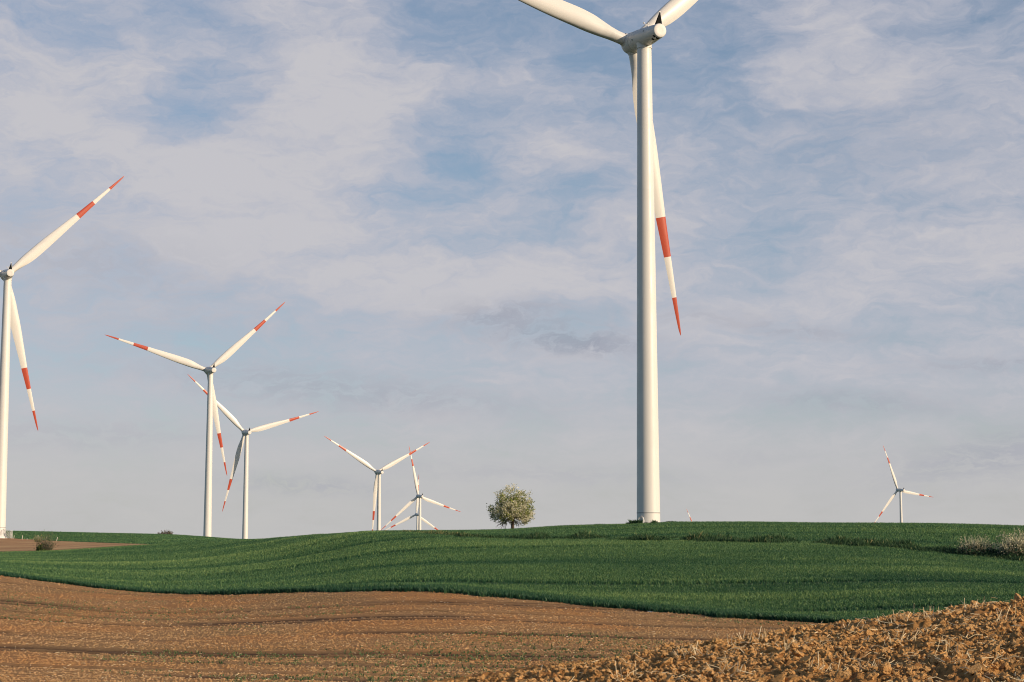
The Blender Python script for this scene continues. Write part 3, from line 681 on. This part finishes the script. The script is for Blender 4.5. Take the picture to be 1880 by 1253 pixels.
# ------------------------------------------------------------------ vegetation
def limb_set(bm, base, n, length, rad, up, seed, levels=2, droop=0.0, tips=None, seg=6):
    g = random.Random(seed)
    def grow(p, d, L, r, lv):
        pts = [p.copy()]; q = p.copy(); dd = d.copy()
        for s in range(4):
            dd = (dd + Vector((g.uniform(-.25, .25), g.uniform(-.25, .25), g.uniform(-.12, .18) - droop * (s + 1) * .12))).normalized(); q = q + dd * L / 4; pts.append(q.copy())
        tube(bm, pts, r, r * .45, seg if lv > 0 else 4)
        if tips is not None: tips.extend(pts[1:] if lv < levels else pts[3:])
        if lv > 0:
            for k in range(g.choice((3, 4))):
                pp = pts[g.choice((2, 3, 4))]; nd = (dd + Vector((g.uniform(-.9, .9), g.uniform(-.9, .9), g.uniform(-.45, .55)))).normalized()
                grow(pp, nd, L * g.uniform(.5, .75), r * .5, lv - 1)
    for k in range(n):
        a = 2 * math.pi * k / n + g.uniform(-.3, .3); d = Vector((math.cos(a), math.sin(a), g.uniform(*up))).normalized()
        grow(Vector(base), d, length * g.uniform(.8, 1.15), rad, levels)
def leaves(name, P, size, material, parent, tint, stretch=1.6):
    n = len(P); d = rng.normal(size=(n, 3)); d /= np.linalg.norm(d, axis=1)[:, None]
    e = np.cross(d, rng.normal(size=(n, 3))); e /= np.linalg.norm(e, axis=1)[:, None]
    s = (size * rng.uniform(.6, 1.3, n))[:, None]
    v = np.stack([P - d * s * stretch * .5, P + e * s * .5, P + d * s * stretch * .5, P - e * s * .5], 1).reshape(-1, 3)
    b = np.arange(n) * 4
    return np_mesh(name, v, np.stack([b, b + 1, b + 2, b + 3], -1), material, parent, np.repeat(np.clip(tint, 0, 1), 4))
def thing(name, label, cat, loc, group=None):
    o = bpy.data.objects.new(name, None); C.objects.link(o); o.location = loc; tag(o, label, cat, group); return o

# the blossoming tree on the crest
tp = at(941, 251); tr = thing('blossoming_tree', 'small round fruit tree in white blossom standing on the green crest', 'tree', tp)
tips = []
bm = bmesh.new(); tube(bm, [(0, 0, -.3), (.02, 0, .3), (.0, .05, 1.0), (.12, .0, 1.75)], .27, .20, 10); obj('trunk', bm_mesh('trunk', bm, M['bark']), tr)
bm = bmesh.new(); limb_set(bm, (.10, 0, 1.6), 9, 1.5, .10, (-.05, .6), 5, 2, .30, tips); limb_set(bm, (.10, 0, 1.6), 5, 1.9, .11, (.8, 2.2), 8, 2, .1, tips)
obj('branches', bm_mesh('branches', bm, M['bark']), tr)
T = np.array([p[:] for p in tips]); 
# crown envelope: a lopsided dome with drooping skirts
ctr = np.array([0.05, 0, 3.35]); q = (T - ctr) / np.array([3.3, 3.0, 2.95]); T = T[(np.linalg.norm(q, axis=1) < .95) & (T[:, 2] > .9)]
def fill(n):
    d = rng.normal(size=(n, 3)); d /= np.linalg.norm(d, axis=1)[:, None]; rad = rng.uniform(.2, 1, n) ** .45
    bumpy = .74 + .40 * vnoise(d[:, 0] * 3.1 + 9 + d[:, 2] * 1.7, d[:, 1] * 3.1 + d[:, 2] * 3.3, 3)
    p = d * (rad * bumpy)[:, None]; low = p[:, 2] < 0
    wid = np.where(low, np.sqrt(np.clip(1 - np.abs(p[:, 2]) ** 4, .2, 1)) / np.sqrt(np.clip(1 - p[:, 2] ** 2, .25, 1)), 1)
    return np.array([-.05, 0, 3.0]) + p * np.stack([3.4 * wid, 3.1 * wid, np.where(low, 2.5, 3.35)], -1)
cand = fill(430); cand = cand[cand[:, 2] > .85 + 1.15 * np.clip(1.7 - np.abs(cand[:, 0] + .15), 0, 1)]
cl = np.concatenate([T[rng.integers(0, len(T), 110)], cand])
nb = 46; cid = rng.integers(0, len(cl), 19000); P = cl[cid] + rng.normal(0, .2, (len(cid), 3)); ct = rng.normal(.5, .26, len(cl))[cid]
wp = ct + rng.normal(0, .18, len(cid)); isb = wp > .38
leaves('foliage', P[~isb], .135, M['leaf'], tr, .45 + rng.normal(0, .3, (~isb).sum()))
leaves('blossom', P[isb], .125, M['blossom'], tr, .5 + rng.normal(0, .3, isb.sum()), 1.1)

def shrub(name, label, loc, w, h, n, seed, twmat, leafn, leafsz, leafmat, leaft, group=None, base_leaf=0, shape=1.0, trad_=.022):
    o = thing(name, label, 'shrub', loc, group); g = np.random.default_rng(seed); V = []; FQ = []; TN = []; off = 0; ends = []
    for k in range(n):
        a = g.uniform(0, 2 * np.pi); ro = w * .34 * math.sqrt(g.random()); p = np.array([ro * math.cos(a), ro * math.sin(a) * .7, -.1])
        out = np.array([math.cos(a), math.sin(a) * .8, 0]) * g.uniform(.05, .6) + g.normal(0, .16, 3); L = h * g.uniform(.5, 1.08) * (1 - .35 * (ro / (w * .34)) ** 2 * shape); d = out + np.array([0, 0, 1.2]); d /= np.linalg.norm(d); t0 = g.uniform(0, 1)
        pts = [p]
        for s in range(4): d = d + g.normal(0, .17, 3); d /= np.linalg.norm(d); pts.append(pts[-1] + d * L / 4)
        stems = [(pts, trad_)]
        for b in range(4):
            q0 = pts[g.integers(1, 5)]; dd = d + g.normal(0, .6, 3); dd[2] = abs(dd[2]) * .8 + .1; dd /= np.linalg.norm(dd)
            stems.append(([q0, q0 + dd * L * .16 + g.normal(0, .03, 3), q0 + dd * L * .30], trad_ * .65))
        for pts_, rr in stems:
            m = len(pts_)
            for i, pp in enumerate(pts_):
                ww = rr * (1 - .7 * i / (m - 1)); sd = np.array([math.cos(t0 * 6), math.sin(t0 * 6), 0]) * ww; s2 = np.array([-sd[1], sd[0], 0])
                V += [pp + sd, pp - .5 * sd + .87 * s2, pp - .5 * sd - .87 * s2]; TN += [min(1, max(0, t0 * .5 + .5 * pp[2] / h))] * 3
                if i < m - 1:
                    for j in range(3): FQ.append((off + i * 3 + j, off + i * 3 + (j + 1) % 3, off + i * 3 + 3 + (j + 1) % 3, off + i * 3 + 3 + j))
            off += 3 * m; ends += pts_[1:]
    np_mesh('branches', np.array(V), np.array(FQ), twmat, o, np.array(TN))
    E_ = np.array(ends)
    if leafn:
        P = E_[rng.integers(0, len(E_), leafn)] + rng.normal(0, .07, (leafn, 3)); leaves('foliage', P, leafsz, leafmat, o, leaft + rng.normal(0, .25, leafn))
    if base_leaf:
        n2 = base_leaf; P = np.stack([rng.normal(0, w * .25, n2), rng.normal(0, w * .16, n2), np.abs(rng.normal(0, h * .22, n2)) + .02], -1)
        leaves('undergrowth', P, leafsz * 1.4, M['weed'], o, .05 + rng.normal(0, .12, n2))
    return o
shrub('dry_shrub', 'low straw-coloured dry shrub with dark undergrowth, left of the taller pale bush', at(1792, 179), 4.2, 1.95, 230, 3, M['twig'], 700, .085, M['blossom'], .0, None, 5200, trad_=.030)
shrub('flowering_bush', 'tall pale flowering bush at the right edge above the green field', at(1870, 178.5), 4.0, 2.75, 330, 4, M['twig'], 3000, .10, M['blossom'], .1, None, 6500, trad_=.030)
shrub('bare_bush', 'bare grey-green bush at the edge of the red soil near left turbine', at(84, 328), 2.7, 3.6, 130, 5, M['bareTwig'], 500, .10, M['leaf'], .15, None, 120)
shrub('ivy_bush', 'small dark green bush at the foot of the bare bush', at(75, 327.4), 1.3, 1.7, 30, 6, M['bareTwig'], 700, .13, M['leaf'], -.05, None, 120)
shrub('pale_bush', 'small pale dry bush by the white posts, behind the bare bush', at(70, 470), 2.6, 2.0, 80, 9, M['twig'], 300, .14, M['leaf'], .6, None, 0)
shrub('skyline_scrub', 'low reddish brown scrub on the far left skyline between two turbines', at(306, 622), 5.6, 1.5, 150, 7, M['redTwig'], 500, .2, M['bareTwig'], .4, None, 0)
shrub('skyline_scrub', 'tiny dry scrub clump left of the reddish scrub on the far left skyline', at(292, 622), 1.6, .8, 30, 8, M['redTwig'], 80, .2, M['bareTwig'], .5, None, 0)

# white marker posts beside the left turbine
def post_mesh(h):
    bm = bmesh.new(); tube(bm, [(0, 0, -.2), (0, 0, h - .12), (0, 0, h)], .085, .075, 8); return bm_mesh('marker_post', bm, M['post'])
PL = ['short pale marker post nearest the steps of the left turbine', 'slim pale marker post, second from the left turbine steps', 'stubby pale marker post left of the bare bush', 'stubby pale marker post just left of the pale bush', 'pale marker post in front of the pale dry bush', 'pale marker post seen through the bare bush', 'leaning pale marker post right of the bare bush']
for (px, h, lean), lb in zip([(25, 1.0, .1), (40.5, 1.1, .04), (49.5, .38, 0), (61, .38, 0), (69.5, 1.5, 0), (83, 1.1, .3), (103.5, 1.15, .26)], PL):
    o = obj('marker_post', post_mesh(h)); rr = float(rS(px)) - 4; o.location = at(px, rr); o.rotation_euler = (0, lean, 0); tag(o, lb, 'post', 'pale posts beside the left turbine')
